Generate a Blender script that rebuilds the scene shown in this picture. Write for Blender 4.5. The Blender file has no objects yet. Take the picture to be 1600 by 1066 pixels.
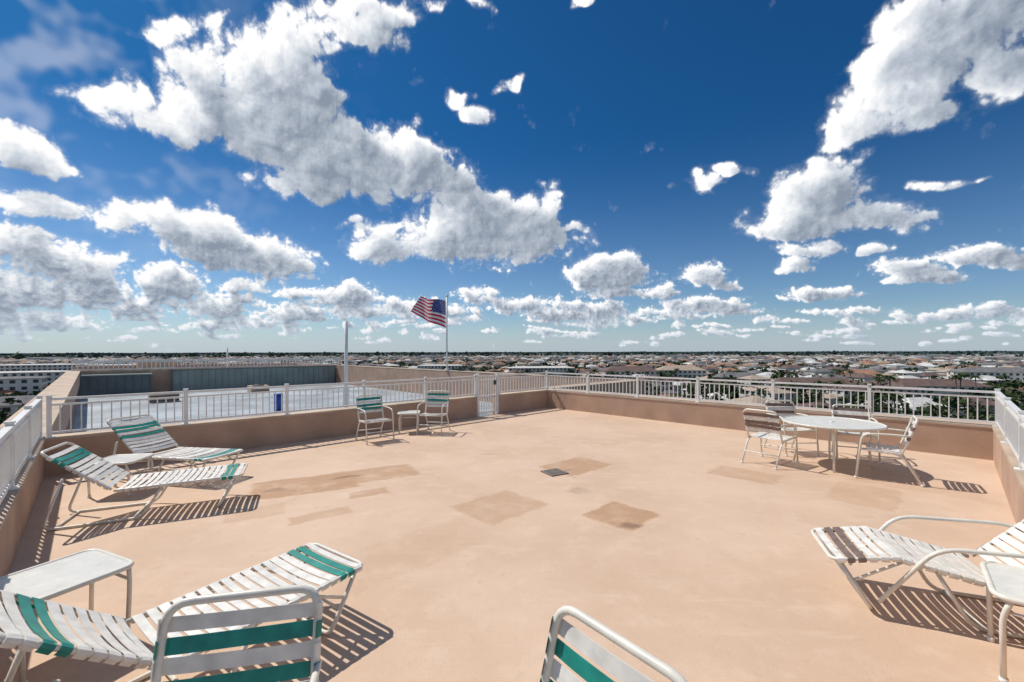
import bpy, math, random
import numpy as np
from mathutils import Vector, Matrix
random.seed(7)
R=random.random
F=675.0; H=1.8; HV=550.0
def g(u,v,z=0.0):
    Y=(H-z)*F/(v-HV); return Vector(((u-800)/F*Y,Y,z))
A=Vector((-6.79,6.27,0)); e1=Vector((.715,.699,0)).normalized(); e2=Vector((-e1.y,e1.x,0))
L1=11.08; L2=9.68
def DK(s,t,z=0.0): return A+e1*s+e2*t+Vector((0,0,z))
ANG=math.atan2(e1.y,e1.x)
SUN=Vector((-.65,.36,1.0)).normalized()
# ---------------------------------------------------------------- materials
def newmat(name):
    m=bpy.data.materials.new(name); m.use_nodes=True
    return m,m.node_tree.nodes,m.node_tree.links,m.node_tree.nodes['Principled BSDF']
def mat(name,col,rough=.6,var=.12,scale=6,bump=0.0,bscale=60,metal=0.0,spec=.5,stain=None):
    m,n,l,b=newmat(name)
    tc=n.new('ShaderNodeTexCoord')
    nz=n.new('ShaderNodeTexNoise'); nz.inputs['Scale'].default_value=scale; nz.inputs['Detail'].default_value=6
    l.new(tc.outputs['Object'],nz.inputs['Vector'])
    cr=n.new('ShaderNodeValToRGB'); cr.color_ramp.elements[0].position=.3; cr.color_ramp.elements[1].position=.7
    c=col; d=stain or tuple(x*(1-var*1.6) for x in c)
    cr.color_ramp.elements[0].color=(*d,1); cr.color_ramp.elements[1].color=(*[min(1,x*(1+var*.5)) for x in c],1)
    l.new(nz.outputs['Fac'],cr.inputs['Fac']); l.new(cr.outputs['Color'],b.inputs['Base Color'])
    b.inputs['Roughness'].default_value=rough; b.inputs['Metallic'].default_value=metal
    b.inputs['Specular IOR Level'].default_value=spec
    if bump:
        n2=n.new('ShaderNodeTexNoise'); n2.inputs['Scale'].default_value=bscale; n2.inputs['Detail'].default_value=4
        l.new(tc.outputs['Object'],n2.inputs['Vector'])
        bp=n.new('ShaderNodeBump'); bp.inputs['Strength'].default_value=bump; bp.inputs['Distance'].default_value=.01
        l.new(n2.outputs['Fac'],bp.inputs['Height']); l.new(bp.outputs['Normal'],b.inputs['Normal'])
    return m
M={}
M['white']=mat('powder_coated_white',(.80,.79,.76),.35,.06,9)
M['frame']=mat('cream_tube_frame',(.76,.72,.63),.35,.08,14)
M['strap']=mat('white_vinyl_strap',(.80,.77,.71),.42,.14,14)
M['teal']=mat('teal_vinyl_strap',(.010,.27,.22),.4,.2,14)
M['brown']=mat('brown_vinyl_strap',(.21,.145,.12),.45,.2,18)
M['top']=mat('table_top_acrylic',(.74,.72,.66),.25,.08,12,.25,180)
M['wall']=mat('tan_stucco',(.50,.335,.24),.85,.13,1.7,.6,70)
M['cap']=mat('parapet_cap_stucco',(.56,.43,.32),.85,.20,1.5,.5,60)
M['roofw']=mat('pale_membrane_roof',(.36,.40,.43),.7,.3,.5)
M['metal']=mat('grey_green_metal',(.25,.31,.29),.5,.14,1.0,metal=.1)
M['metal2']=mat('dark_grey_metal',(.11,.14,.15),.5,.14,1.0,metal=.1)
M['dark']=mat('dark_opening',(.03,.03,.035),.5)
M['drain']=mat('drain_grate_metal',(.33,.28,.24),.55,.3,40,metal=.3)
M['blue']=mat('blue_bin',(.02,.10,.42),.4)
# ---------------------------------------------------------------- mesh builder
class MB:
    def __init__(s): s.v=[];s.f=[];s.m=[];s.s=[];s.mats=[]
    def mi(s,k):
        if k not in s.mats: s.mats.append(k)
        return s.mats.index(k)
    def add(s,vs,fs,k,smooth=False):
        o=len(s.v); s.v+= [tuple(v) for v in vs]; i=s.mi(k)
        for f in fs: s.f.append(tuple(o+a for a in f)); s.m.append(i); s.s.append(smooth)
    def box(s,c,sz,k,rot=None):
        x,y,z=[q/2 for q in sz]; vs=[Vector(p) for p in ((-x,-y,-z),(x,-y,-z),(x,y,-z),(-x,y,-z),(-x,-y,z),(x,-y,z),(x,y,z),(-x,y,z))]
        if rot is not None: vs=[rot@v for v in vs]
        c=Vector(c); vs=[v+c for v in vs]
        s.add(vs,[(0,3,2,1),(4,5,6,7),(0,1,5,4),(1,2,6,5),(2,3,7,6),(3,0,4,7)],k)
    def tube(s,pts,r,k,rnd=.06,seg=8,closed=False):
        P=[Vector(p) for p in pts]; out=[]
        n=len(P)
        for i,p in enumerate(P):
            if (i==0 or i==n-1) and not closed: out.append(p); continue
            a=P[i-1]; b=P[(i+1)%n]
            da=min(rnd,(a-p).length*.48); db=min(rnd,(b-p).length*.48)
            q0=p+(a-p).normalized()*da; q1=p+(b-p).normalized()*db
            for j in range(6):
                t=j/5; out.append(q0*(1-t)**2+p*2*t*(1-t)+q1*t*t)
        P=out; n=len(P); rings=[]
        T=[]
        for i in range(n):
            if closed: d=P[(i+1)%n]-P[i-1]
            else: d=P[min(i+1,n-1)]-P[max(i-1,0)]
            T.append(d.normalized())
        up=Vector((0,0,1)) if abs(T[0].z)<.9 else Vector((1,0,0))
        N=(up-T[0]*up.dot(T[0])).normalized(); vs=[]
        for i in range(n):
            N=(N-T[i]*N.dot(T[i])).normalized(); B=T[i].cross(N)
            for j in range(seg):
                a=2*math.pi*j/seg; vs.append(P[i]+(N*math.cos(a)+B*math.sin(a))*r)
        fs=[]
        for i in range(n if closed else n-1):
            i2=(i+1)%n
            for j in range(seg):
                j2=(j+1)%seg; fs.append((i*seg+j,i*seg+j2,i2*seg+j2,i2*seg+j))
        if not closed:
            fs.append(tuple(range(seg))[::-1]); fs.append(tuple((n-1)*seg+j for j in range(seg)))
        s.add(vs,fs,k,True)
    def strap(s,c,along,nrm,hw,w,k,sag=.012):
        along=Vector(along);nrm=Vector(nrm);c=Vector(c)
        prof=[(-hw-.004,-.022),(-hw-.017,-.004),(-hw-.012,.011),(-hw+.01,.017)]
        sag=sag*random.uniform(.7,1.6); w=w*random.uniform(.94,1.05); tw=random.uniform(-.0025,.0025)
        for i in range(1,6):
            t=i/6; prof.append((-hw+.01+(2*hw-.02)*t,.015-sag*4*t*(1-t)))
        prof+=[(-a,b) for a,b in reversed(prof[:4])]
        vs=[];fs=[]
        for (y,z) in prof:
            for sa in (-1,1):
                vs.append(c+along*(sa*w/2+tw*y/hw*2)+nrm*(z+sa*tw)+Vector((0,y,0)))
        n=len(prof)
        m=len(vs)
        for (y,z) in prof:
            yy=y*(1-.004/max(abs(hw),.01)); 
            for sa in (-1,1): vs.append(c+along*(sa*w/2+tw*y/hw*2)+nrm*(z-.004+sa*tw)+Vector((0,yy,0)))
        for i in range(n-1):
            a=2*i; fs.append((a,a+1,a+3,a+2)); fs.append((m+a,m+a+2,m+a+3,m+a+1))
            fs.append((a,a+2,m+a+2,m+a)); fs.append((a+1,m+a+1,m+a+3,a+3))
        s.add(vs,fs,k,False)
    def obj(s,name,loc=(0,0,0),rot=0.0,parent=None):
        me=bpy.data.meshes.new(name); me.from_pydata(s.v,[],s.f)
        for k in s.mats: me.materials.append(M[k])
        me.polygons.foreach_set('material_index',s.m); me.polygons.foreach_set('use_smooth',s.s); me.update()
        o=bpy.data.objects.new(name,me); bpy.context.scene.collection.objects.link(o)
        o.location=loc; o.rotation_euler=(0,0,rot)
        if parent: o.parent=parent
        return o
def inst(src,name,loc,rot):
    o=bpy.data.objects.new(name,src.data); bpy.context.scene.collection.objects.link(o)
    o.location=loc; o.rotation_euler=(0,0,rot); return o
RZ=Matrix.Rotation(ANG,3,'Z')
def dbox(mb,s0,s1,t0,t1,z0,z1,k):
    mb.box(DK((s0+s1)/2,(t0+t1)/2,(z0+z1)/2),(s1-s0,t1-t0,z1-z0),k,RZ)
# ---------------------------------------------------------------- deck floor
def deck_mat():
    m,n,l,b=newmat('coated_deck_floor')
    tc=n.new('ShaderNodeTexCoord')
    def noise(sc,det=6,rough=.6,vec=None):
        z=n.new('ShaderNodeTexNoise'); z.inputs['Scale'].default_value=sc; z.inputs['Detail'].default_value=det; z.inputs['Roughness'].default_value=rough
        l.new(vec or tc.outputs['Object'],z.inputs['Vector']); return z
    def mixc(fac,a,c,bt='MIX'):
        x=n.new('ShaderNodeMix'); x.data_type='RGBA'; x.blend_type=bt
        if isinstance(fac,float): x.inputs[0].default_value=fac
        else: l.new(fac,x.inputs[0])
        for i,q in ((6,a),(7,c)):
            if isinstance(q,tuple): x.inputs[i].default_value=(*q,1)
            else: l.new(q,x.inputs[i])
        return x.outputs[2]
    def ramp(src,p0,p1,v0=0,v1=1):
        x=n.new('ShaderNodeMapRange'); x.interpolation_type='SMOOTHSTEP'
        l.new(src,x.inputs['Value']); x.inputs['From Min'].default_value=p0; x.inputs['From Max'].default_value=p1
        x.inputs['To Min'].default_value=v0; x.inputs['To Max'].default_value=v1; return x.outputs['Result']
    base=(.66,.478,.348)
    c=mixc(ramp(noise(.55,5).outputs['Fac'],.35,.65),(.58,.408,.288),base)
    c=mixc(ramp(noise(3.2,7,.7).outputs['Fac'],.48,.70,0,.6),c,(.71,.535,.40))
    c=mixc(ramp(noise(9,6,.75).outputs['Fac'],.55,.75,0,.5),c,(.47,.31,.21))
    c=mixc(ramp(noise(1.6,8,.75).outputs['Fac'],.56,.70,0,.45),c,(.49,.33,.225))
    c=mixc(ramp(noise(70,3,.6).outputs['Fac'],.60,.78,0,.45),c,(.42,.28,.19))
    st_=n.new('ShaderNodeMapping'); st_.inputs['Rotation'].default_value=(0,0,-.3); st_.inputs['Scale'].default_value=(.5,3.5,1); l.new(tc.outputs['Object'],st_.inputs['Vector'])
    c=mixc(ramp(noise(1.4,6,.7,st_.outputs[0]).outputs['Fac'],.55,.70,0,.32),c,(.73,.56,.43))
    wn=noise(4,5,.7); sub=n.new('ShaderNodeVectorMath'); sub.operation='SUBTRACT'; l.new(wn.outputs['Color'],sub.inputs[0]); sub.inputs[1].default_value=(.5,.5,.5)
    sc=n.new('ShaderNodeVectorMath'); sc.operation='SCALE'; l.new(sub.outputs[0],sc.inputs[0]); sc.inputs['Scale'].default_value=.20
    ad=n.new('ShaderNodeVectorMath'); l.new(tc.outputs['Object'],ad.inputs[0]); l.new(sc.outputs[0],ad.inputs[1])
    pn=noise(2.3,6,.7)
    pcs=[(478,757,.66,.42,26,1,0),(588,740,.58,.36,28,.85,0),(575,770,.24,.13,30,.75,0),(900,728,.50,.36,40,.9,0),(970,805,.33,.31,44,1,0),(985,822,.13,.10,20,.9,2),
         (780,790,.46,.38,44,.6,0),(1163,742,.45,.32,-44,.6,0),(905,767,.19,.18,20,.7,1),(1350,775,.5,.34,44,.45,0),(500,805,.34,.12,35,.6,0),
         (765,710,.17,.06,10,.7,1),(540,745,.32,.08,30,.9,2),(640,860,.8,.35,44,.22,0),(400,800,.3,.2,30,.4,0),(880,737,.3,.06,38,.6,2),(1420,760,.7,.25,-44,.3,0),(430,765,.2,.12,10,.5,2)]
    for (u,v,hl,hw,an,st,ci) in pcs:
        p=g(u,v)
        mp=n.new('ShaderNodeMapping'); mp.vector_type='TEXTURE'; mp.inputs['Location'].default_value=(p.x,p.y,0)
        mp.inputs['Rotation'].default_value=(0,0,math.radians(an)); mp.inputs['Scale'].default_value=(hl,hw,1)
        l.new(ad.outputs[0],mp.inputs['Vector'])
        ab=n.new('ShaderNodeVectorMath'); ab.operation='ABSOLUTE'; l.new(mp.outputs[0],ab.inputs[0])
        sp=n.new('ShaderNodeSeparateXYZ'); l.new(ab.outputs[0],sp.inputs[0])
        if ci==0:
            mx=n.new('ShaderNodeMath'); mx.operation='MAXIMUM'; l.new(sp.outputs[0],mx.inputs[0]); l.new(sp.outputs[1],mx.inputs[1]); q=mx.outputs[0]
        else:
            mx=n.new('ShaderNodeVectorMath'); mx.operation='LENGTH'; l.new(ab.outputs[0],mx.inputs[0]); q=mx.outputs['Value']
        f=ramp(q,.90 if ci==0 else .4,1.05,st,0)
        mm=n.new('ShaderNodeMath'); mm.operation='MULTIPLY'; l.new(f,mm.inputs[0]); l.new(ramp(pn.outputs['Fac'],.3,.58,.4,1),mm.inputs[1])
        c=mixc(mm.outputs[0],c,((.46,.28,.165),(.40,.29,.205),(.25,.15,.10))[ci])
    vz=n.new('ShaderNodeTexVoronoi'); vz.inputs['Scale'].default_value=1.5; l.new(tc.outputs['Object'],vz.inputs['Vector'])
    c=mixc(ramp(vz.outputs['Distance'],.012,.03,.6,0),c,(.2,.13,.1))
    l.new(c,b.inputs['Base Color']); b.inputs['Roughness'].default_value=.75; b.inputs['Specular IOR Level'].default_value=.35
    bn=noise(55,5); bp=n.new('ShaderNodeBump'); bp.inputs['Strength'].default_value=.4; bp.inputs['Distance'].default_value=.006
    l.new(bn.outputs['Fac'],bp.inputs['Height']); l.new(bp.outputs['Normal'],b.inputs['Normal'])
    return m
M['deck']=deck_mat()
mb=MB()
c=[DK(-.02,-L2-.02),DK(L1+.02,-L2-.02),DK(L1+.02,.02),DK(-.02,.02)]
mb.add(c+[p-Vector((0,0,.3)) for p in c],[(0,1,2,3),(7,6,5,4)],'deck')
mb.obj('roof_deck_floor')
# ---------------------------------------------------------------- parapets
WH=.56; CT=.035
def parapet(name,s0,s1,t0,t1,top=WH,bottom=-.35):
    mb=MB(); dbox(mb,s0,s1,t0,t1,bottom,top-CT,'wall')
    dbox(mb,s0-.012,s1+.012,t0-.012,t1+.012,top-CT,top,'cap'); return mb.obj(name)
GS0,GS1=8.15,8.98
parapet('parapet_wall',0,GS0,0,.30)
parapet('parapet_wall',GS1,L1,0,.30)
parapet('parapet_wall',L1,L1+.62,-L2-.6,.30,WH-.001)
parapet('parapet_wall',-.62,0,-L2-.6,33,WH-.001)
parapet('parapet_wall',0,L1,-L2-.6,-L2)
OS=17.5
parapet('parapet_wall',OS,OS+.6,.95,33,.56,-1.4)
parapet('parapet_wall',L1+.66,OS+.6,.33,.93,.555,-1.4)
# ---------------------------------------------------------------- railings
def rail_run(mb,p0,p1,z0,ztop,pitch=.112,post_every=1.75,first=True,last=True,b=.017,rw=1.0):
    d=(p1-p0); Ln=d.length; d.normalize(); r=Matrix.Rotation(math.atan2(d.y,d.x),3,'Z')
    mid=(p0+p1)/2
    def Z(p,z): return Vector((p.x,p.y,z))
    mb.box(Z(mid,ztop-.02),(Ln,.055*rw,.035*rw),'white',r)
    mb.box(Z(mid,ztop-.105),(Ln,.026*rw,.028*rw),'white',r)
    mb.box(Z(mid,z0+.065),(Ln,.03*rw,.03*rw),'white',r)
    n=max(1,round(Ln/post_every)); 
    for i in range(n+1):
        if (i==0 and not first) or (i==n and not last): continue
        p=p0+d*(Ln*i/n); mb.box(Z(p,(z0+ztop+.02)/2),(.055,.055,ztop-z0+.02),'white',r); mb.box(Z(p,ztop+.028),(.068,.068,.018),'white',r)
        mb.box(Z(p,z0+.006),(.12,.12,.012),'white',r)
    k=int(Ln/pitch)
    for i in range(1,k):
        p=p0+d*(Ln*i/k); mb.box(Z(p,(z0+.05+ztop-.1)/2),(b,b,ztop-z0-.16),'white',r)
RT=1.14
for (a,b_,f,l_) in ((DK(.045,.05),DK(GS0-.03,.05),True,True),(DK(GS1+.03,.05),DK(L1+.05,.05),True,True),
              (DK(L1+.05,.05),DK(L1+.05,-L2-.05),False,True),(DK(-.05,.05),DK(-.05,-L2-.05),True,True),(DK(-.05,-L2-.05),DK(L1+.05,-L2-.05),False,False)):
    mb=MB(); rail_run(mb,a,b_,WH,RT,first=f,last=l_); mb.obj('guard_railing')
mb=MB()
gz=1.2
for s in (GS0+.05,GS1-.05): 
    p=DK(s,.05,gz/2); mb.box(p,(.075,.075,gz),'white',RZ)
p0=DK(GS0+.1,.05); p1=DK(GS1-.1,.05); Lg=(p1-p0).length; mid=(p0+p1)/2
for z in (.10,.55,1.0,1.12): mb.box(Vector((mid.x,mid.y,z)),(Lg,.035,.04),'white',RZ)
for i in range(8):
    p=p0.lerp(p1,i/7); mb.box(Vector((p.x,p.y,.61)),(.022,.022,1.02),'white',RZ)
mb.box(DK(GS1-.16,.02,.92),(.07,.03,.12),'dark',RZ)
mb.obj('metal_gate')
mb=MB(); p=g(866,739); dr=Matrix.Rotation(math.radians(30),3,'Z')
mb.box(p+Vector((0,0,.004)),(.30,.30,.006),'dark',dr)
for i in range(9): mb.box(p+dr@Vector((-.12+.03*i,0,.011)),(.014,.27,.008),'drain',dr)
for a,bx in (((0,.14),(.3,.02)),((0,-.14),(.3,.02)),((.14,0),(.02,.26)),((-.14,0),(.02,.26))):
    mb.box(p+dr@Vector((a[0],a[1],.010)),(bx[0],bx[1],.01),'drain',dr)
mb.obj('floor_drain')
# ---------------------------------------------------------------- furniture
def walk(path,pitch,start=.03,end=.02):
    out=[];P=[Vector((a,0,b)) for a,b in path]; cum=[0]
    for i in range(len(P)-1): cum.append(cum[-1]+(P[i+1]-P[i]).length)
    d=start
    while d<cum[-1]-end:
        for i in range(len(P)-1):
            if d<=cum[i+1]: break
        t=(d-cum[i])/(cum[i+1]-cum[i]); dr=(P[i+1]-P[i]).normalized()
        out.append((P[i].lerp(P[i+1],t),dr,Vector((-dr.z,0,dr.x)))); d+=pitch
    return out
def chaise(name,loc,d,seat,back,col,footcol=(1,2),headcol=(1,2),hw=.30,arms=False,pitch=.062,w=.047):
    mb=MB(); r=.0135
    sx,sz=seat[-1]; bx,bz=back[-1]
    def both(path,y): return [(x,y,z) for x,z in path]
    mb.tube([*both(seat[::-1],-hw),*both(seat,hw)],r,'frame',.07)
    mb.tube([*both(back,-hw+.004),*both(back[::-1],hw-.004)],r,'frame',.07)
    S=walk(seat,pitch,.05,.02); B=walk(back,pitch,.05,.035)
    for i,(c,a,nn) in enumerate(S): mb.strap(c,a,nn,hw,w,col if i in footcol else 'strap')
    nb=len(B)
    for i,(c,a,nn) in enumerate(B): mb.strap(c,a,nn,hw-.004,w,col if (nb-1-i) in headcol else 'strap')
    yl=hw-.03
    def zs(x):
        for (x0,z0),(x1,z1) in zip(seat,seat[1:]):
            if x0<=x<=x1: return z0+(z1-z0)*(x-x0)/(x1-x0)
        return sz
    mb.tube([(.05,-yl,zs(.05)-.02),(.24,-yl,.016),(.24,yl,.016),(.05,yl,zs(.05)-.02)],r,'frame',.07)
    x0=sx-.40
    for y in (-yl,yl):
        mb.tube([(x0,y,zs(x0)-.02),(x0+.18,y,.016),(bx+.0,y,.016),(bx-.16,y,(bz+sz)/2-.06)],r,'frame',.09)
    mb.tube([(x0+.25,-yl,.018),(x0+.25,yl,.018)],r*.9,'frame'); mb.tube([(bx-.1,-yl,.018),(bx-.1,yl,.018)],r*.9,'frame')
    mb.tube([(.16,-yl,.14),(.16,yl,.14)],r*.7,'frame')
    for y in (-yl,yl): mb.tube([(.12,y,.20),(.42,y,zs(.42)-.01)],r*.75,'frame')
    if arms:
        for y in (-hw-.03,hw+.03):
            mb.tube([(sx-.72,y*.92,.10),(sx-.42,y,.52),(sx+.22,y,.55),(sx+.36,y*.95,.50)],r*1.05,'frame',.12)
    return mb.obj(name,loc,math.atan2(d[1],d[0]))
std_seat=[(0,.36),(1.15,.345)]; 
chaise('chaise_lounge',(-1.24,3.07,0),(-.56,-.83),[(0,.37),(1.08,.34)],[(1.09,.35),(1.60,.76)],'teal',(1,2),(2,3))
chaise('chaise_lounge',(-3.30,5.33,0),(-.90,-.44),std_seat,[(1.17,.36),(1.72,.80)],'teal',(1,2),(1,2))
chaise('chaise_lounge',(-4.02,6.08,0),(-.975,.20),std_seat,[(1.17,.36),(1.72,.84)],'teal',(1,2),(2,3,5))
chaise('chaise_lounge',(2.34,3.28,0),(.93,-.36),[(0,.34),(.36,.41),(.98,.29)],[(1.0,.30),(1.55,.85)],'brown',(1,2),(2,3),hw=.27,arms=True)

def chair(name,topmid,d,col,pat,zt=.9):
    d=Vector((d[0],d[1],0)).normalized(); loc=Vector((topmid[0],topmid[1],0))+d*.31
    mb=MB(); r=.0135; hw=.255
    mb.tube([(-.14,-hw,.37),(-.20,-hw,.52),(-.315,-hw,zt),(-.315,hw,zt),(-.20,hw,.52),(-.14,hw,.37)],r*1.1,'frame',.085,10)
    for y in (-hw,hw):
        mb.tube([(.275,y,.42),(-.15,y,.395),(-.36,y,.01)],r,'frame',.10)
        mb.tube([(.33,y*1.08,.01),(.26,y*1.08,.64),(-.05,y*1.08,.66),(-.255,y*1.03,.65)],r,'frame',.10)
        for x in (.33,-.36): mb.tube([(x,y*(1.08 if x>0 else 1),.0),(x,y*(1.08 if x>0 else 1),.03)],r*1.4,'white')
    mb.tube([(.275,-hw,.42),(.275,hw,.42)],r,'frame'); mb.tube([(-.27,-hw,.19),(-.27,hw,.19)],r*.7,'frame')
    mb.tube([(.30,-hw*1.08,.22),(.30,hw*1.08,.22)],r*.7,'frame')
    S=walk([(-.15,.405),(.27,.43)],.062,.03,.02)
    for i,(c,a,nn) in enumerate(S): mb.strap(c,a,nn,hw,.049,'strap')
    P=walk([(-.315,zt),(-.205,.53)],.066,.075,.0)
    for i,(c,a,nn) in enumerate(P):
        mb.strap(c,a,-nn,hw,.053,col if (i<len(pat) and pat[i]=='c') else 'strap',.006)
    return mb.obj(name,loc,math.atan2(d.y,d.x))
chair('patio_chair',(-.99,1.60),(.22,-.975),'teal','wcwcww')
chair('patio_chair',(.32,1.315),(-.78,-.62),'teal','wcwcww',.92)
chair('patio_chair',(-3.00,9.05),(.62,-.78),'teal','cwccw')
chair('patio_chair',(-1.70,9.95),(-.15,-1),'teal','cwcw')
chair('patio_chair',(3.90,6.80),(.80,.55),'brown','cwccw',.87)
chair('patio_chair',(4.98,8.05),(.0,-1),'brown','cwcw',.88)
chair('patio_chair',(5.95,7.60),(-.45,-.8),'brown','cwcw',.85)
chair('patio_chair',(5.55,5.95),(-.78,.62),'brown','wcwcw',.88)

def side_table(name,loc,ang,sz=.50,h=.45,top='top'):
    mb=MB(); a=sz/2; rr=.07; pts=[]
    for cx,cy,a0 in ((a-rr,a-rr,0),(-a+rr,a-rr,90),(-a+rr,-a+rr,180),(a-rr,-a+rr,270)):
        for j in range(6):
            t=math.radians(a0+18*j); pts.append((cx+rr*math.cos(t),cy+rr*math.sin(t)))
    n=len(pts)
    mb.add([(x*.975,y*.975,h) for x,y in pts]+[(x*.975,y*.975,h-.014) for x,y in pts],
           [tuple(range(n)),tuple(range(n,2*n))[::-1]]+[(i,n+i,n+(i+1)%n,(i+1)%n) for i in range(n)],top)
    mb.tube([(x,y,h-.008) for x,y in pts],.0155,'frame',.01,8,True)
    for sx in (-1,1):
        for sy in (-1,1):
            mb.tube([(sx*(a-.06),sy*(a-.012),h-.02),(sx*(a-.03),sy*(a-.02),h-.12),(sx*(a-.035),sy*(a-.03),.0)],.0135,'frame',.05)
            mb.tube([(sx*(a-.035),sy*(a-.03),.0),(sx*(a-.035),sy*(a-.03),.03)],.019,'white')
    mb.tube([(-a+.04,-a+.03,h-.09),(a-.04,-a+.03,h-.09)],.009,'frame'); mb.tube([(-a+.04,a-.03,h-.09),(a-.04,a-.03,h-.09)],.009,'frame')
    return mb.obj(name,loc,ang)
side_table('side_table',(-2.74,2.62,0),math.radians(-24),.52,.46)
side_table('side_table',(-5.08,5.62,0),math.radians(10),.50,.42)
side_table('side_table',(-2.32,9.72,0),math.radians(10),.46,.45)
side_table('side_table',(2.98,2.36,0),math.radians(-42),.52,.48)
mb=MB(); n=48; r0=.65; h=.68
mb.add([(r0*math.cos(2*math.pi*i/n),r0*math.sin(2*math.pi*i/n),h) for i in range(n)]+[(r0*math.cos(2*math.pi*i/n),r0*math.sin(2*math.pi*i/n),h-.014) for i in range(n)],
    [tuple(range(n)),tuple(range(n,2*n))[::-1]],'top')
mb.tube([(.655*math.cos(2*math.pi*i/n),.655*math.sin(2*math.pi*i/n),h-.008) for i in range(n)],.018,'frame',.01,8,True)
for i in range(4):
    a=math.radians(45+90*i+12); cc,ss=math.cos(a),math.sin(a)
    mb.tube([(.30*cc,.30*ss,h-.03),(.50*cc,.50*ss,h-.06),(.46*cc,.46*ss,.3),(.50*cc,.50*ss,.0)],.016,'frame',.12)
for a in (57,147):
    cc,ss=math.cos(math.radians(a)),math.sin(math.radians(a)); mb.tube([(-.6*cc,-.6*ss,h-.032),(.6*cc,.6*ss,h-.032)],.012,'frame')
mb.tube([(0,0,h),(0,0,h+.012)],.03,'white',seg=16)
mb.obj('round_patio_table',(5.05,6.83,0),0)
# ---------------------------------------------------------------- own building mass
mb=MB(); dbox(mb,-.615,L1+.615,-L2-.59,.29,-22,-.36,'wall'); mb.obj('condo_building_body')
mb=MB(); dbox(mb,-.6,OS+.58,.34,52,-22,-1.3,'wall'); dbox(mb,.0,OS,.94,33,-1.3,-1.2,'roofw'); mb.obj('lower_roof')
D2=33; E2=18.1
mb=MB(); dbox(mb,-.61,E2,D2,D2+12,-1.3,0,'wall'); 
dbox(mb,-.62,E2+.02,D2-.02,D2+.3,0,.42,'wall'); dbox(mb,-.64,E2+.04,D2-.04,D2+.34,.42,.56,'cap')
dbox(mb,-.62,E2+.02,D2+11.7,D2+12.02,0,.56,'wall'); dbox(mb,E2-.3,E2+.03,D2+.35,D2+11.6,0,.56,'wall')
dbox(mb,3.6,6.5,D2+11.0,D2+11.6,0,1.0,'cap')
dbox(mb,-.5,3.7,D2-1.3,D2-.05,-1.2,.20,'metal2'); dbox(mb,5.0,17.4,D2-.5,D2-.05,-1.2,.44,'metal')
i=0
while 5.05+i*.45<17.4: dbox(mb,5.05+i*.45,5.09+i*.45,D2-.55,D2-.5,-1.19,.43,'metal'); i+=1
i=0
while -.45+i*.45<3.7: dbox(mb,-.45+i*.45,-.41+i*.45,D2-1.35,D2-1.3,-1.19,.19,'metal2'); i+=1
dbox(mb,-.55,3.75,D2-1.38,D2-.05,.20,.28,'metal'); dbox(mb,4.95,17.45,D2-.60,D2-.06,.44,.50,'metal2')
mb.obj('far_roof_deck')
mb=MB(); rail_run(mb,DK(-.4,D2+.1),DK(E2-.1,D2+.1),.56,1.22,.26,1.9,b=.06,rw=2.0); mb.obj('far_guard_railing')
mb=MB(); rail_run(mb,DK(-.4,D2+11.9),DK(E2-.1,D2+11.9),.56,1.16,.26,1.9,b=.05,rw=1.5); mb.obj('far_guard_railing')
mb=MB(); mb.tube([(-8.45,22,-1.2),(-8.45,22,3.38)],.09,'white',seg=12); mb.tube([(-8.45,22,-1.2),(-8.45,22,-1.1)],.16,'white',seg=12); mb.obj('white_vent_pole')
mb=MB(); mb.tube([(-25.7,39,0),(-25.7,39,2.25)],.07,'white'); mb.obj('white_vent_pole')
for (s,t,w,dd,hh) in ((3,24,1.4,1.0,.5),(9,27,1.2,1.2,.5)):
    mb=MB(); dbox(mb,s,s+w,t,t+dd,-1.2,-1.2+hh,'cap'); mb.tube([DK(s+w/2,t+dd/2,-1.2+hh),DK(s+w/2,t+dd/2,-1.2+hh+.06)],.4,'dark',seg=16)
    for j in range(3): dbox(mb,s-.01,s+w+.01,t-.012,t-.002,-1.1+j*.13,-1.05+j*.13,'dark')
    mb.obj('rooftop_air_conditioner')
mb=MB(); q=Vector((-11.9,22,0)); mb.tube([(q.x,q.y,-1.2),(q.x,q.y,-.35)],.2,'blue',seg=16); mb.tube([(q.x,q.y,-.35),(q.x,q.y,-.3)],.22,'blue',seg=16); mb.obj('blue_barrel')
# flagpole + flag
K=1.252
def kz(z): return 1.8+(z-1.8)*K
fp=Vector((-3.47*K,23.0*K,0))
mb=MB(); mb.tube([(fp.x,fp.y,.55),(fp.x,fp.y,kz(4.75))],.055,'white',seg=12); mb.tube([(fp.x,fp.y,.56),(fp.x,fp.y,.68)],.14,'white',seg=12)
mb.tube([(fp.x,fp.y,kz(4.75)),(fp.x,fp.y,kz(4.79)),(fp.x,fp.y,kz(4.84))],.08,'white',.01,seg=12)
pole=mb.obj('flagpole')
M['fr']=mat('flag_red',(.70,.02,.06),.7,.05,3); M['fw']=mat('flag_white',(.88,.88,.88),.7,.05,3); M['fb']=mat('flag_blue',(.025,.05,.26),.7,.05,3)
def tr(m):
    nt=m.node_tree; b=nt.nodes['Principled BSDF']; t=nt.nodes.new('ShaderNodeBsdfTranslucent'); mxs=nt.nodes.new('ShaderNodeMixShader'); mxs.inputs[0].default_value=.5
    lk=b.inputs['Base Color'].links[0].from_socket; nt.links.new(lk,t.inputs[0]); o=nt.nodes['Material Output']
    nt.links.new(b.outputs[0],mxs.inputs[1]); nt.links.new(t.outputs[0],mxs.inputs[2]); nt.links.new(mxs.outputs[0],o.inputs[0])
for k in ('fr','fw','fb'): tr(M[k])
def kp(x,y,z): return Vector((x*K,y*K,kz(z)))
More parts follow.
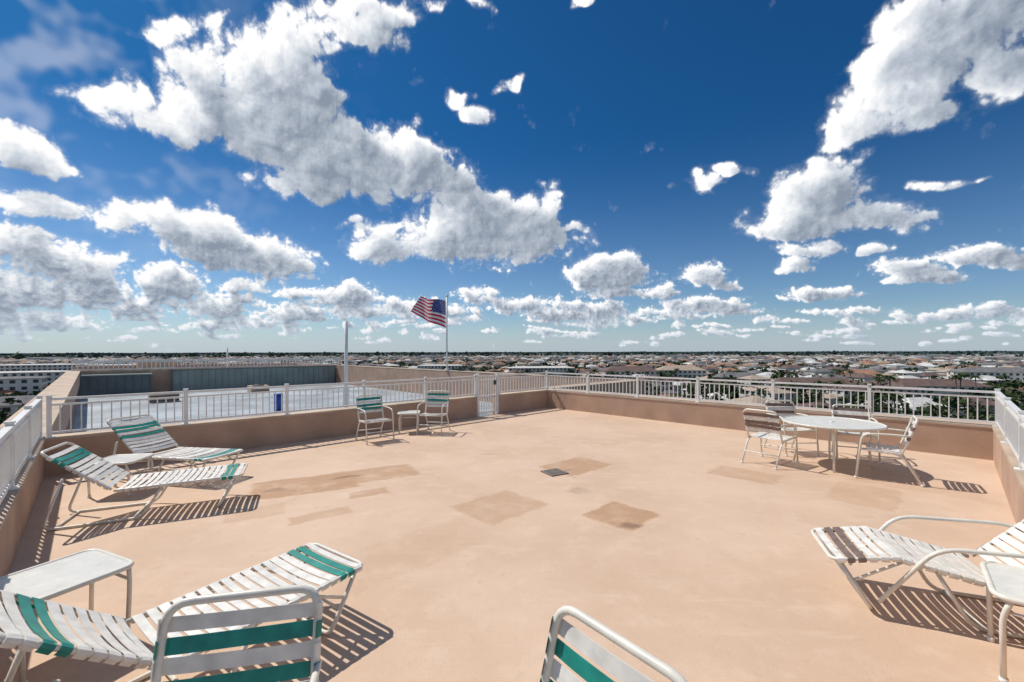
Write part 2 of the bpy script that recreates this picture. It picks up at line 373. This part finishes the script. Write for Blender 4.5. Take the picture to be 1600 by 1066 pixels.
HT=kp(-3.52,23,4.52); HB=kp(-3.52,23,3.08); FT=kp(-5.22,24.5,4.93); FB=kp(-5.60,24.4,4.05)
def fl(a,b):
    p=HT.lerp(HB,b).lerp(FT.lerp(FB,b),a)
    nrm=Vector((.6,.8,0)); w=.20*min(1,a*3)
    p=p+nrm*(w*math.sin(a*9+b*1.6))+Vector((0,0,1))*(.09*math.sin(a*6.5+.5)*min(1,a*2)-.08*math.sin(a*math.pi)*b)
    return p
mb=MB(); NA=60; NB=26
vs=[fl(i/NA,j/NB) for i in range(NA+1) for j in range(NB+1)]
groups={'fr':[],'fw':[],'fb':[]}
for i in range(NA):
    for j in range(NB):
        k='fb' if (i<NA*.4 and j<14) else ('fr' if (j//2)%2==0 else 'fw')
        a=i*(NB+1)+j; groups[k].append((a,a+1,a+NB+2,a+NB+1))
for k in groups:
    mb.add(vs,groups[k],k,True)
for row in range(9):
    for cidx in range(6 if row%2==0 else 5):
        a=.4*((cidx+.5)/6 if row%2==0 else (cidx+1)/6); b=(row+.9)/9.8*14/26
        o=fl(a,b); da=(fl(a+.01,b)-o).normalized(); db=(fl(a,b+.01)-o).normalized(); nn=da.cross(db).normalized()
        for sg in (-1,1):
            pts=[o+nn*.008*sg]
            for q in range(10):
                rr=.05 if q%2==0 else .021; th=q*math.pi/5
                pts.append(o+nn*.008*sg-db*math.cos(th)*rr+da*math.sin(th)*rr)
            mb.add(pts,[(0,q+1,(q+1)%10+1) for q in range(10)],'fw')
mb.obj('american_flag')
# ---------------------------------------------------------------- land
GZ=-22.0
def land_mat(name,cols,sc,rough=.9,haze=True,hz=(.15,.19,.22),perisl=False):
    m,n,l,b=newmat(name)
    gm=n.new('ShaderNodeNewGeometry')
    nz=n.new('ShaderNodeTexNoise'); nz.inputs['Scale'].default_value=sc; nz.inputs['Detail'].default_value=5
    l.new(gm.outputs['Position'],nz.inputs['Vector'])
    cr=n.new('ShaderNodeValToRGB'); els=cr.color_ramp.elements
    while len(els)<len(cols): els.new(.5)
    for i,cc in enumerate(cols): els[i].position=.28+.44*i/(len(cols)-1); els[i].color=(*cc,1)
    l.new(gm.outputs['Random Per Island'] if perisl else nz.outputs['Fac'],cr.inputs['Fac'])
    if perisl:
        for i in range(len(cols)): els[i].position=i/(len(cols)-1)
    col=cr.outputs['Color']
    if haze:  # distance haze painted into the base colour, stronger farther from the origin
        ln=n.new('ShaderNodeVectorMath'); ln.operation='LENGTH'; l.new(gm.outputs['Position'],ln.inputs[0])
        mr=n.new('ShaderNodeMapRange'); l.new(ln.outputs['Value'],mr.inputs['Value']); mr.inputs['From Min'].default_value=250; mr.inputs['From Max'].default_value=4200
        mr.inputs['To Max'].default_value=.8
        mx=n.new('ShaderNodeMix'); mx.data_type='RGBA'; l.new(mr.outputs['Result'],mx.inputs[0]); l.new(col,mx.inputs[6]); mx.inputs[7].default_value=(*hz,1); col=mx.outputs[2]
    l.new(col,b.inputs['Base Color']); b.inputs['Roughness'].default_value=rough; b.inputs['Specular IOR Level'].default_value=.2
    return m
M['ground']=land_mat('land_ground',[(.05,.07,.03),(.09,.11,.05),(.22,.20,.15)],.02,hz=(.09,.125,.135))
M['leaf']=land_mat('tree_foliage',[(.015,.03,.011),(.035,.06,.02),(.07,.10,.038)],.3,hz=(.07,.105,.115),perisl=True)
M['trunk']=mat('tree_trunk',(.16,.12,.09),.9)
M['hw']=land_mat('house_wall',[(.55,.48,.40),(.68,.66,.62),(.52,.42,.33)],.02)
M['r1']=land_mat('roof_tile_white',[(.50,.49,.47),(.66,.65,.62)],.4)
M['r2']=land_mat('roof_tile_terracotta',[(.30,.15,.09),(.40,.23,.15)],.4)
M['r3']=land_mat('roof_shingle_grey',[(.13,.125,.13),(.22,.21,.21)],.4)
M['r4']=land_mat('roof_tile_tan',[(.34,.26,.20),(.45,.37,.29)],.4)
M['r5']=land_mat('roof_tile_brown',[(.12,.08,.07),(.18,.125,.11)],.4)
M['glass']=mat('window_glass',(.04,.055,.07),.15)
M['asphalt']=mat('asphalt',(.055,.055,.058),.9)
m,n,l,b=newmat('canal_water'); b.inputs['Base Color'].default_value=(.03,.07,.08,1); b.inputs['Roughness'].default_value=.08; M['water']=m
mb=MB(); S=60000
mb.add([(-S,-S,GZ),(S,-S,GZ),(S,S,GZ),(-S,S,GZ)],[(0,1,2,3)],'ground'); mb.obj('ground')
def visible(x,y): return y>20 and abs(x)<y*1.75+60
def inbld(x,y):
    q=Vector((x,y,0))-A; s=q.dot(e1); t=q.dot(e2); return -25<s<44 and -60<t<75
mb=MB(); mc=MB(); th=math.radians(12); rx=Vector((math.cos(th),math.sin(th),0)); ry=Vector((-rx.y,rx.x,0))
def strip(mbb,c0,c1,w,k,z):
    d=(c1-c0).normalized(); nn=Vector((-d.y,d.x,0))*w/2
    mbb.add([c0-nn+Vector((0,0,z)),c1-nn+Vector((0,0,z)),c1+nn+Vector((0,0,z)),c0+nn+Vector((0,0,z))],[(0,1,2,3)],k)
rows=[]; y=110; i=0
while y<1500:
    if i%4==0: strip(mb,rx*-2500+ry*y,rx*2500+ry*y,9,'asphalt',GZ+.02)
    elif i%4==2: strip(mc,rx*-2500+ry*y,rx*2500+ry*y,18,'water',GZ+.012)
    else: rows.append(y)
    y+=19; i+=1
mb.obj('road'); mc.obj('canal')
def house(mbb,x,y,w,d,h,rh,ang,roof,z0=GZ,walls='hw',wins=False,floors=1):
    r=Matrix.Rotation(ang,3,'Z'); c=Vector((x,y,z0))
    a,b2=w/2,d/2
    P=lambda px,py,pz: c+r@Vector((px,py,pz))
    mbb.add([P(-a,-b2,0),P(a,-b2,0),P(a,b2,0),P(-a,b2,0),P(-a,-b2,h),P(a,-b2,h),P(a,b2,h),P(-a,b2,h)],[(0,1,5,4),(1,2,6,5),(2,3,7,6),(3,0,4,7)],walls)
    o=.6; a+=o;b2+=o; rr=max(a-b2,0); 
    mbb.add([P(-a,-b2,h-.1),P(a,-b2,h-.1),P(a,b2,h-.1),P(-a,b2,h-.1),P(-rr,0,h+rh),P(rr,0,h+rh)],[(0,1,5,4),(1,2,5),(2,3,4,5),(3,0,4)],roof)
    if wins:
        for fl_ in range(floors):
            z=fl_*3.0+1.0; nx=int(w/3.4)
            for i in range(nx):
                px=-w/2+(i+.5)*w/nx
                for sy in (-1,1):
                    mbb.box(P(px,sy*(d/2+.02),z+.8),(1.7,.08,1.5),'glass',r)
            ny=int(d/4)
            for i in range(ny):
                py=-d/2+(i+.5)*d/ny
                for sx in (-1,1): mbb.box(P(sx*(w/2+.02),py,z+.8),(.08,1.6,1.5),'glass',r)
roofs=['r1','r1','r2','r3','r4','r4','r5','r5','r3','r2']
far=MB()
for yy in rows:
    x=-2600
    while x<2600:
        x+=random.uniform(19,28)*(1+yy/3500)
        p=rx*x+ry*(yy+random.uniform(-3,3))
        if not visible(p.x,p.y) or inbld(p.x,p.y) or p.length<105: continue
        w=random.uniform(14,22); d=random.uniform(11,15); an=th+random.choice((0,0,math.pi/2))
        if R()<.12: continue
        if p.length<330:
            q=MB(); two=R()<.35; house(q,0,0,w,d,6 if two else 3.1,random.uniform(1.8,2.8),0,random.choice(roofs),0,wins=True,floors=2 if two else 1)
            house(q,w*.3,-d*.5,w*.4,d*.6,3.0,1.6,math.pi/2,q.mats[1],0)
            q.obj('stucco_house',(p.x,p.y,GZ),an)
        else:
            rf=random.choice(roofs); hh=6.0 if R()<.3 else 3.2
            house(far,p.x,p.y,w,d,hh,random.uniform(2,3),an,rf)
            if R()<.6:
                q2=p+Matrix.Rotation(an,3,'Z')@Vector((w*.25,-d*.5,0)); house(far,q2.x,q2.y,w*.45,d*.7,3,1.8,an+math.pi/2,rf)
for k in range(3300):
    dist=1450+3600*R()**1.3; az=math.radians(random.uniform(-56,56)); x=dist*math.sin(az); y=dist*math.cos(az)
    if R()<.03: house(far,x,y,random.uniform(40,110),random.uniform(20,40),random.uniform(6,12),.5,R()*3,'r1')
    else: house(far,x,y,random.uniform(13,26),random.uniform(10,16),random.uniform(4,7),random.uniform(2,3.5),R()*3,random.choice(roofs))
far.obj('distant_houses')
tm=MB()
def tree(x,y,h,w,nq):
    base=Vector((x,y,GZ))
    tm.box(base+Vector((0,0,h*.25)),(.5,.5,h*.5),'trunk')
    lobes=[(Vector((random.gauss(0,.28)*w,random.gauss(0,.28)*w,h*random.uniform(.45,.82))),random.uniform(.22,.38)*w) for _ in range(4)]
    for _ in range(nq):
        c,rr=random.choice(lobes); dv=Vector((random.gauss(0,1),random.gauss(0,1),random.gauss(0,.8))).normalized()*rr*random.uniform(.6,1.05)
        p=base+c+dv; s=w*random.uniform(.08,.17)*(1 if nq>30 else 1.6)
        a=Vector((random.gauss(0,1),random.gauss(0,1),random.gauss(0,.6))).normalized(); b3=a.cross(Vector((R()-.5,R()-.5,R()-.5))).normalized()
        tm.add([p-a*s,p-b3*s*.7,p+a*s,p+b3*s*.7],[(0,1,2,3)],'leaf')
nt=0
while nt<5200:
    u=R(); dist=100+2300*u**1.3; az=math.radians(random.uniform(-57,57)); x=dist*math.sin(az); y=dist*math.cos(az)
    if inbld(x,y): continue
    yy=Vector((x,y,0)).dot(ry)
    if dist<1400 and any(abs(yy-r_)<6 for r_ in rows) and R()<.7: continue
    h=random.uniform(3.5,8.5); tree(x,y,h,h*random.uniform(.8,1.2),70 if dist<450 else (26 if dist<1000 else 12)); nt+=1
for k in range(3000):
    dist=1900+5000*R(); az=math.radians(random.uniform(-57,57)); tree(dist*math.sin(az),dist*math.cos(az),random.uniform(7,13),random.uniform(22,50),9)
tm.obj('distant_trees')
mb=MB()
for ring,(rd,hh) in enumerate(((4600,9),(5600,13),(7200,18),(11000,27))):
    vs=[];fs=[];N=1100
    for i in range(N+1):
        a=math.radians(-62+124*i/N); x,y=rd*math.sin(a),rd*math.cos(a); t=hh*(.5+.5*R())*(1+.25*math.sin(i*.07+ring))
        vs+= [(x,y,GZ),(x,y,GZ+t)]
    for i in range(N): fs.append((2*i,2*i+2,2*i+3,2*i+1))
    mb.add(vs,fs,'leaf')
mb.obj('distant_treeline')
def palm_mesh():
    mb=MB(); hh=11
    mb.tube([(0,0,0),(.3,.1,hh*.5),(.2,.3,hh)],.2,'trunk',2)
    for i in range(20):
        az=i*2.4; el=random.uniform(-.3,1.1); L=random.uniform(2.6,3.4); prev=None; n_=7
        for j in range(n_):
            t=j/(n_-1); hor=L*t*math.cos(el*(1-t*.3)); z=hh+L*t*math.sin(el)-1.7*t*t
            p=Vector((.2+hor*math.cos(az),.3+hor*math.sin(az),z)); sd=Vector((-math.sin(az),math.cos(az),0))*(.42*math.sin(math.pi*min(1,t+.15))+.03)
            if prev: 
                mb.add([prev[0],prev[0]-prev[1]-Vector((0,0,.25)),p-sd-Vector((0,0,.25)),p],[(0,1,2,3)],'leaf'); mb.add([prev[0],p,p+sd-Vector((0,0,.25)),prev[0]+prev[1]-Vector((0,0,.25))],[(0,1,2,3)],'leaf')
            prev=(p,sd)
    return mb
pm=palm_mesh().obj('palm_tree',(70,150,GZ))
for k in range(90):
    az=math.radians(random.uniform(-20,50)); dist=random.uniform(130,420); x,y=dist*math.sin(az),dist*math.cos(az)
    if inbld(x,y): continue
    o=inst(pm,'palm_tree',(x,y,GZ),R()*6); s=random.uniform(.7,1.15); o.scale=(s,s,s)
def condo(u,Y,w,d,floors,roof,ang,rh=3.5):
    q=MB(); hh=floors*3.0+.3; house(q,0,0,w,d,hh,rh,0,roof,0,wins=True,floors=floors)
    q.obj('condo_building',((u-800)/F*Y,Y,GZ),math.radians(ang))
condo(985,330,40,16,3,'r5',-4,3.5); condo(1062,345,36,16,3,'r4',-6,3.5); condo(845,400,60,16,3,'r1',3,1.2); condo(690,470,50,16,3,'r1',5,1.0)
condo(1270,235,46,15,2,'r5',-10,3.2); condo(1440,225,50,15,2,'r5',-14,3.2); condo(1560,300,50,15,3,'r3',-14,3.2); condo(1150,300,30,14,2,'r3',-4,3)
condo(1345,330,26,15,2,'r2',-14,3.4);
condo(30,260,46,16,4,'r1',35,.6); condo(-60,190,50,16,4,'r3',40,.6); condo(60,420,60,18,4,'r1',30,.8); condo(190,520,60,18,3,'r1',20,.8); condo(18,150,24,14,2,'r3',40,2.5)
# ---------------------------------------------------------------- cloud map (computed procedurally, indexed by azimuth / elevation)
W_,H_=5120,1280
azd=((np.arange(W_,dtype=np.float32)+.5)/W_-.5)*360; eld=(np.arange(H_,dtype=np.float32)+.5)/H_*90
AZ,EL=np.meshgrid(azd,eld)
def perlin(x,y,per,seed):
    rg=np.random.RandomState(seed); ny=int(y.max())+3
    an=rg.rand(ny,per).astype(np.float32)*2*np.pi; gx,gy=np.cos(an),np.sin(an)
    xi=np.floor(x).astype(np.int32); yi=np.floor(y).astype(np.int32); xf=x-xi; yf=y-yi; yi=np.clip(yi,0,ny-2)
    x0=xi%per; x1=(xi+1)%per
    u=xf*xf*xf*(xf*(xf*6-15)+10); v=yf*yf*yf*(yf*(yf*6-15)+10)
    def d(ix,iy,fx,fy): return gx[iy,ix]*fx+gy[iy,ix]*fy
    a=d(x0,yi,xf,yf); b=d(x1,yi,xf-1,yf); c=d(x0,yi+1,xf,yf-1); e=d(x1,yi+1,xf-1,yf-1)
    return ((a+u*(b-a))*(1-v)+(c+u*(e-c))*v)*1.5
def sst(x,a,b):
    t=np.clip((x-a)/(b-a),0,1); return t*t*(3-2*t)
X0=(AZ+180)/360
wx=perlin(X0*60,EL/6,60,1)+.5*perlin(X0*120,EL/3,120,2)+.25*perlin(X0*240,EL/1.5,240,5); wy=perlin(X0*60,EL/6,60,3)+.5*perlin(X0*120,EL/3,120,4)+.25*perlin(X0*240,EL/1.5,240,6)
azr=np.radians(AZ); fr=np.abs(AZ)<68
cosz=np.where(fr,np.cos(azr),1)
wsc=.25+.75*sst(EL,2,24)
U=800+F*np.tan(np.where(fr,azr,0)); V=550-F*np.tan(np.radians(np.minimum(EL,80)))/cosz
U=U+wx*26*wsc; V=V+wy*18*wsc
CL=[(175,160,80,24,-12,.9),(250,185,120,46,-14,1.1),(345,175,145,66,-15,1.3),(300,110,100,55,20,.9),(430,70,165,58,8,1.15),(560,22,120,30,3,1),(300,35,65,34,30,.8),(400,120,120,70,0,1.25),(440,215,130,74,-20,1.3),(560,250,140,68,-20,1.4),(655,265,88,44,-25,1.25),(480,290,80,32,-5,1),(600,300,75,24,-10,.9),(500,170,60,60,0,.9),(640,232,50,44,0,1.05),
 (755,362,108,55,-2,1.7),(700,380,84,36,0,1.2),(590,385,46,40,0,1.1),(820,370,50,48,0,1.3),(790,330,58,36,0,1.3),(735,335,50,34,0,1.1),(560,350,30,12,0,.7),
 (225,340,75,36,-5,1.3),(300,362,92,40,-12,1.3),(400,402,80,38,-10,1.3),(330,395,90,22,-8,1.1),
 (40,235,92,34,-10,1.2),(100,250,50,18,-15,.9),(50,322,85,26,-5,1.05),(0,380,75,36,-5,1.2),(90,415,100,38,-8,1.35),(30,455,110,42,0,1.2),(140,452,90,26,-8,1.1),(270,445,54,30,-5,1.4),(250,474,80,14,0,1),(40,500,140,24,0,1.05),(330,480,60,24,0,1.2),(380,505,80,14,0,.95),(545,465,50,22,0,1.4),(575,487,76,15,0,1.15),(810,478,54,16,0,1.2),(860,492,52,14,0,1.2),(740,455,38,15,0,1),(700,485,50,13,0,1),(460,490,60,18,0,1.2),(640,480,40,16,0,1.1),
 (712,165,20,20,-30,1.1),(738,188,22,24,-30,1.1),(790,140,30,12,0,.8),(895,353,20,10,0,1),
 (1560,30,100,78,40,1.3),(1490,70,110,60,42,1.5),(1420,140,110,60,38,1.5),(1340,205,76,42,20,1.3),(1300,240,42,22,20,1),(1560,110,62,50,40,1.1),(1410,30,62,34,30,1),(1400,200,62,28,20,1),
 (1285,308,66,45,-3,1.4),(1240,352,82,30,0,1.25),(1350,345,94,28,0,1.25),(1420,338,45,14,0,.9),(1270,392,50,15,0,1.1),(1245,418,28,14,0,1.1),
 (1150,275,42,14,-5,.85),(1105,292,35,18,-5,.8),(1470,290,52,13,5,.85),(1530,285,30,8,5,.8),(1370,394,32,10,8,1),
 (950,432,52,28,0,1.5),(975,405,28,14,0,1.1),(905,430,26,15,0,1.1),(965,458,47,12,0,1.1),(1030,457,31,14,0,1.25),(1100,432,36,20,-8,1.4),(1130,443,32,10,0,1.1),(1105,480,64,16,0,1.4),(1060,495,42,11,0,1.1),(1160,487,40,8,0,1.1),(1290,462,57,13,0,1.3),(1260,470,36,9,0,1.1),(1430,425,54,20,0,1.3),(1520,400,72,19,3,1.4),(1450,435,62,13,0,1.2),(1590,408,50,15,0,1.2),(1350,487,40,8,0,1),(1300,490,36,6,0,1),(1480,497,52,10,0,1.1),(1560,485,42,9,0,1.1),(940,490,42,15,0,1.2),(930,505,60,9,0,1),(1195,500,22,8,0,1.1),
 (740,8,24,14,0,.9),(915,2,26,14,0,.9)]
CL=[(a,b,c*1.04,d*1.04,e,f) for a,b,c,d,e,f in CL]
rng=np.random.RandomState(11)
for k in range(430):
    u=rng.uniform(-500,2100); v=541-rng.rand()**.85*(96 if u<500 else (74 if u<950 else 54)); 
    if u>1000 and rng.rand()<.45: continue
    s=(550-v)/80
    CL.append((u,v,rng.uniform(12,46)*(.45+s*.6),rng.uniform(5,13)*(.35+s*.7),rng.uniform(-4,4),rng.uniform(.65,1.2)))
acc=np.full(AZ.shape,-1.2,np.float32)
def colof(u): return int((math.degrees(math.atan((u-800)/F))+180)/360*W_)
for (u,v,rx_,ry_,ro,wt) in CL:
    m_=1.75; c0=max(colof(u-rx_*m_-ry_-30),0); c1=min(colof(u+rx_*m_+ry_+30)+1,W_)
    ext=(ry_+rx_*abs(math.sin(math.radians(ro))))*m_+30
    cz=[math.cos(math.atan((q-800)/F)) for q in (u-rx_*m_-30,u,u+rx_*m_+30)]
    lo=math.degrees(math.atan(max((550-v-ext),0)/F*min(cz))); hi=math.degrees(math.atan(max(550-v+ext,1)/F*max(cz)))
    r0=max(int(lo/90*H_)-1,0); r1=min(int(hi/90*H_)+2,H_)
    dx=U[r0:r1,c0:c1]-u; dy=-(V[r0:r1,c0:c1]-v); a=math.radians(ro); ca,sa=math.cos(a),math.sin(a)
    px=(dx*ca+dy*sa)/rx_; py=(-dx*sa+dy*ca)/ry_
    py=np.where(py<0,py*1.4,py)
    f=wt*1.1-(px*px+py*py)*1.0
    f=np.maximum(f,-1.2)
    kk=.22
    A0=acc[r0:r1,c0:c1]; h_=np.clip(.5+.5*(f-A0)/kk,0,1); acc[r0:r1,c0:c1]=A0+(f-A0)*h_+kk*h_*(1-h_)
gen=perlin(X0*20,EL/14,20,8)*1.6-.25
outm=np.maximum(sst(np.abs(AZ),56,66),sst(EL,44,52)); acc=acc*(1-outm)+gen*outm
acc=np.clip(acc,-1.2,1.3)
low=1-sst(EL,3,17)
fb=np.zeros_like(acc); bl=np.zeros_like(acc)
for o in range(8):
    f_=48*2**o; n_=perlin(X0*f_+wx*.18,EL/7.5*2**o+.25*wy+1,f_,20+o)
    wh=.57**o; wl=(.10,.35,.8,.75,.48,.30,.18,.10)[o]
    wgt=wh*(1-low)+wl*low; fb+=n_*wgt
    if 1<=o<8:
        wb=(.60**(o-1))*(1-low)+low*(.2,.6,.8,.5,.32,.19,.11)[o-1]; bl+=(np.abs(n_)-.24)*wb
D=acc-.22-.04*low+.72*fb+.85*bl
D=D.astype(np.float32)
saz,sel=math.degrees(math.atan2(SUN.x,SUN.y)),math.degrees(math.asin(SUN.z))
ddx=(saz-AZ+180)%360-180; ddx*=np.cos(np.radians(EL)); ddy=sel-EL; ln=np.sqrt(ddx*ddx+ddy*ddy)+1e-3
ddx/=ln; ddy/=ln; k_=(.22+.78*sst(EL,2,24)); ddx=ddx/np.maximum(np.cos(np.radians(EL)),.2)
od=np.zeros_like(D); prev=0; ix=np.arange(W_)[None,:]; iy=np.arange(H_)[:,None]; rel=np.zeros_like(D); C0=np.clip(D,-.2,9)
for st in (.25,.55,.95,1.5,2.2,3.1,4.3,5.8):
    jx=(ix+np.rint(ddx*st*k_*W_/360).astype(np.int32))%W_; jy=np.clip(iy+np.rint(ddy*st*k_*H_/90).astype(np.int32),0,H_-1)
    Dj=D[jy,jx]; od+=np.clip(Dj,0,1.1)*(st-prev); prev=st
    if st in (.25,.55,.95,1.5): rel+=(C0-np.clip(Dj,-.2,9))*.3
thin=np.clip(D,0,1.4)
shade=np.exp(-.30*od)*.70+.14*np.exp(-1.2*thin)+.22*np.clip(1-od/4.2,0,1)+.24*np.clip(rel,-1,1.0)
alpha=sst(D,-.04,.46)
alpha=alpha*(.5+.5*sst(D,.05,.62))+.08*sst(D,-.45,.1)
wisp=perlin(X0*40+wx*.4,EL/4,40,60)*.6+perlin(X0*130+wx*.5,EL/2.2,130,61)*.35+perlin(X0*300,EL/1.1,300,62)*.25
win=np.exp(-(((AZ+45)/14)**2+((EL-24)/11)**2)); alpha=np.maximum(alpha,.26*win*sst(wisp,-.15,.6))
pxl=np.zeros((H_,W_,4),np.float32); pxl[...,0]=np.clip(shade,0,1); pxl[...,1]=np.clip(alpha,0,1); pxl[...,3]=1
img=bpy.data.images.new('cloud_map',W_,H_,alpha=False,float_buffer=False); img.colorspace_settings.name='Non-Color'
img.pixels.foreach_set(pxl.ravel()); img.update(); img.pack()
# ---------------------------------------------------------------- world
sc=bpy.context.scene
w=bpy.data.worlds.new('World'); sc.world=w; w.use_nodes=True; n=w.node_tree.nodes; l=w.node_tree.links; n.clear()
out=n.new('ShaderNodeOutputWorld'); bg=n.new('ShaderNodeBackground'); l.new(bg.outputs[0],out.inputs[0]); bg.inputs['Strength'].default_value=.1
sky=n.new('ShaderNodeTexSky'); sky.sky_type='NISHITA'; sky.sun_disc=False
sky.sun_elevation=math.asin(SUN.z); sky.sun_rotation=math.atan2(SUN.x,SUN.y); sky.altitude=20; sky.air_density=1.0; sky.dust_density=.4; sky.ozone_density=2.5
def mth(op,a,b=None,clamp=False):
    x=n.new('ShaderNodeMath'); x.operation=op; x.use_clamp=clamp
    for i,q in enumerate((a,b)):
        if q is None: continue
        if isinstance(q,(int,float)): x.inputs[i].default_value=q
        else: l.new(q,x.inputs[i])
    return x.outputs[0]
def mr(src,a,b,c=0,d=1):
    x=n.new('ShaderNodeMapRange'); x.interpolation_type='SMOOTHSTEP'; l.new(src,x.inputs['Value'])
    for k,q in zip(('From Min','From Max','To Min','To Max'),(a,b,c,d)): x.inputs[k].default_value=q
    return x.outputs['Result']
def mixc(fac,a,c,bt='MIX'):
    x=n.new('ShaderNodeMix'); x.data_type='RGBA'; x.blend_type=bt
    if isinstance(fac,(int,float)): x.inputs[0].default_value=fac
    else: l.new(fac,x.inputs[0])
    for i,q in ((6,a),(7,c)):
        if isinstance(q,tuple): x.inputs[i].default_value=(*q,1)
        else: l.new(q,x.inputs[i])
    return x.outputs[2]
tc=n.new('ShaderNodeTexCoord'); nv=n.new('ShaderNodeVectorMath'); nv.operation='NORMALIZE'; l.new(tc.outputs['Generated'],nv.inputs[0])
sp=n.new('ShaderNodeSeparateXYZ'); l.new(nv.outputs[0],sp.inputs[0]); elev=sp.outputs[2]
az_=mth('ADD',mth('DIVIDE',mth('ARCTAN2',sp.outputs[0],sp.outputs[1]),2*math.pi),.5)
el_=mth('MAXIMUM',mth('DIVIDE',mth('ARCSINE',elev),math.pi/2),.5/H_); el_=mth('MINIMUM',el_,1-.6/H_)
cb=n.new('ShaderNodeCombineXYZ'); l.new(az_,cb.inputs[0]); l.new(el_,cb.inputs[1])
it=n.new('ShaderNodeTexImage'); it.image=img; it.interpolation='Linear'; it.extension='REPEAT'; l.new(cb.outputs[0],it.inputs[0])
si=n.new('ShaderNodeSeparateColor'); l.new(it.outputs['Color'],si.inputs[0])
cr=n.new('ShaderNodeValToRGB'); l.new(si.outputs[0],cr.inputs['Fac']); e=cr.color_ramp.elements
e[0].position=.05; e[0].color=(.25,.30,.38,1); e[1].position=.80; e[1].color=(1,1,1,1); q=e.new(.4); q.color=(.58,.63,.70,1)
cloud=mixc(1.0,cr.outputs['Color'],(10.4,10.4,10.4),'MULTIPLY')
tint=mixc(mr(elev,0,.46),(.66,.80,.95),(.09,.41,.68))
skyc=mixc(1.0,sky.outputs[0],tint,'MULTIPLY')
final=mixc(si.outputs[1],skyc,cloud)
final=mixc(mr(elev,-.01,.10,.62,0),final,(4.9,5.8,6.8))
l.new(final,bg.inputs['Color'])
# ---------------------------------------------------------------- sun, camera
sd=bpy.data.lights.new('sun','SUN'); sd.energy=4.2; sd.angle=math.radians(.53); sd.color=(1,.95,.87)
so=bpy.data.objects.new('sun',sd); sc.collection.objects.link(so); so.rotation_euler=(-SUN).to_track_quat('-Z','Y').to_euler(); so.location=(0,0,30)
cd=bpy.data.cameras.new('camera'); co=bpy.data.objects.new('camera',cd); sc.collection.objects.link(co)
cd.sensor_width=36; cd.lens=F/1600*36; cd.shift_y=17/1600; cd.clip_end=200000; cd.clip_start=.05
co.location=(0,0,H); co.rotation_euler=(math.radians(90),math.radians(.12),0)
sc.camera=co
sc.view_settings.view_transform='Standard'; sc.view_settings.look='None'; sc.view_settings.exposure=0
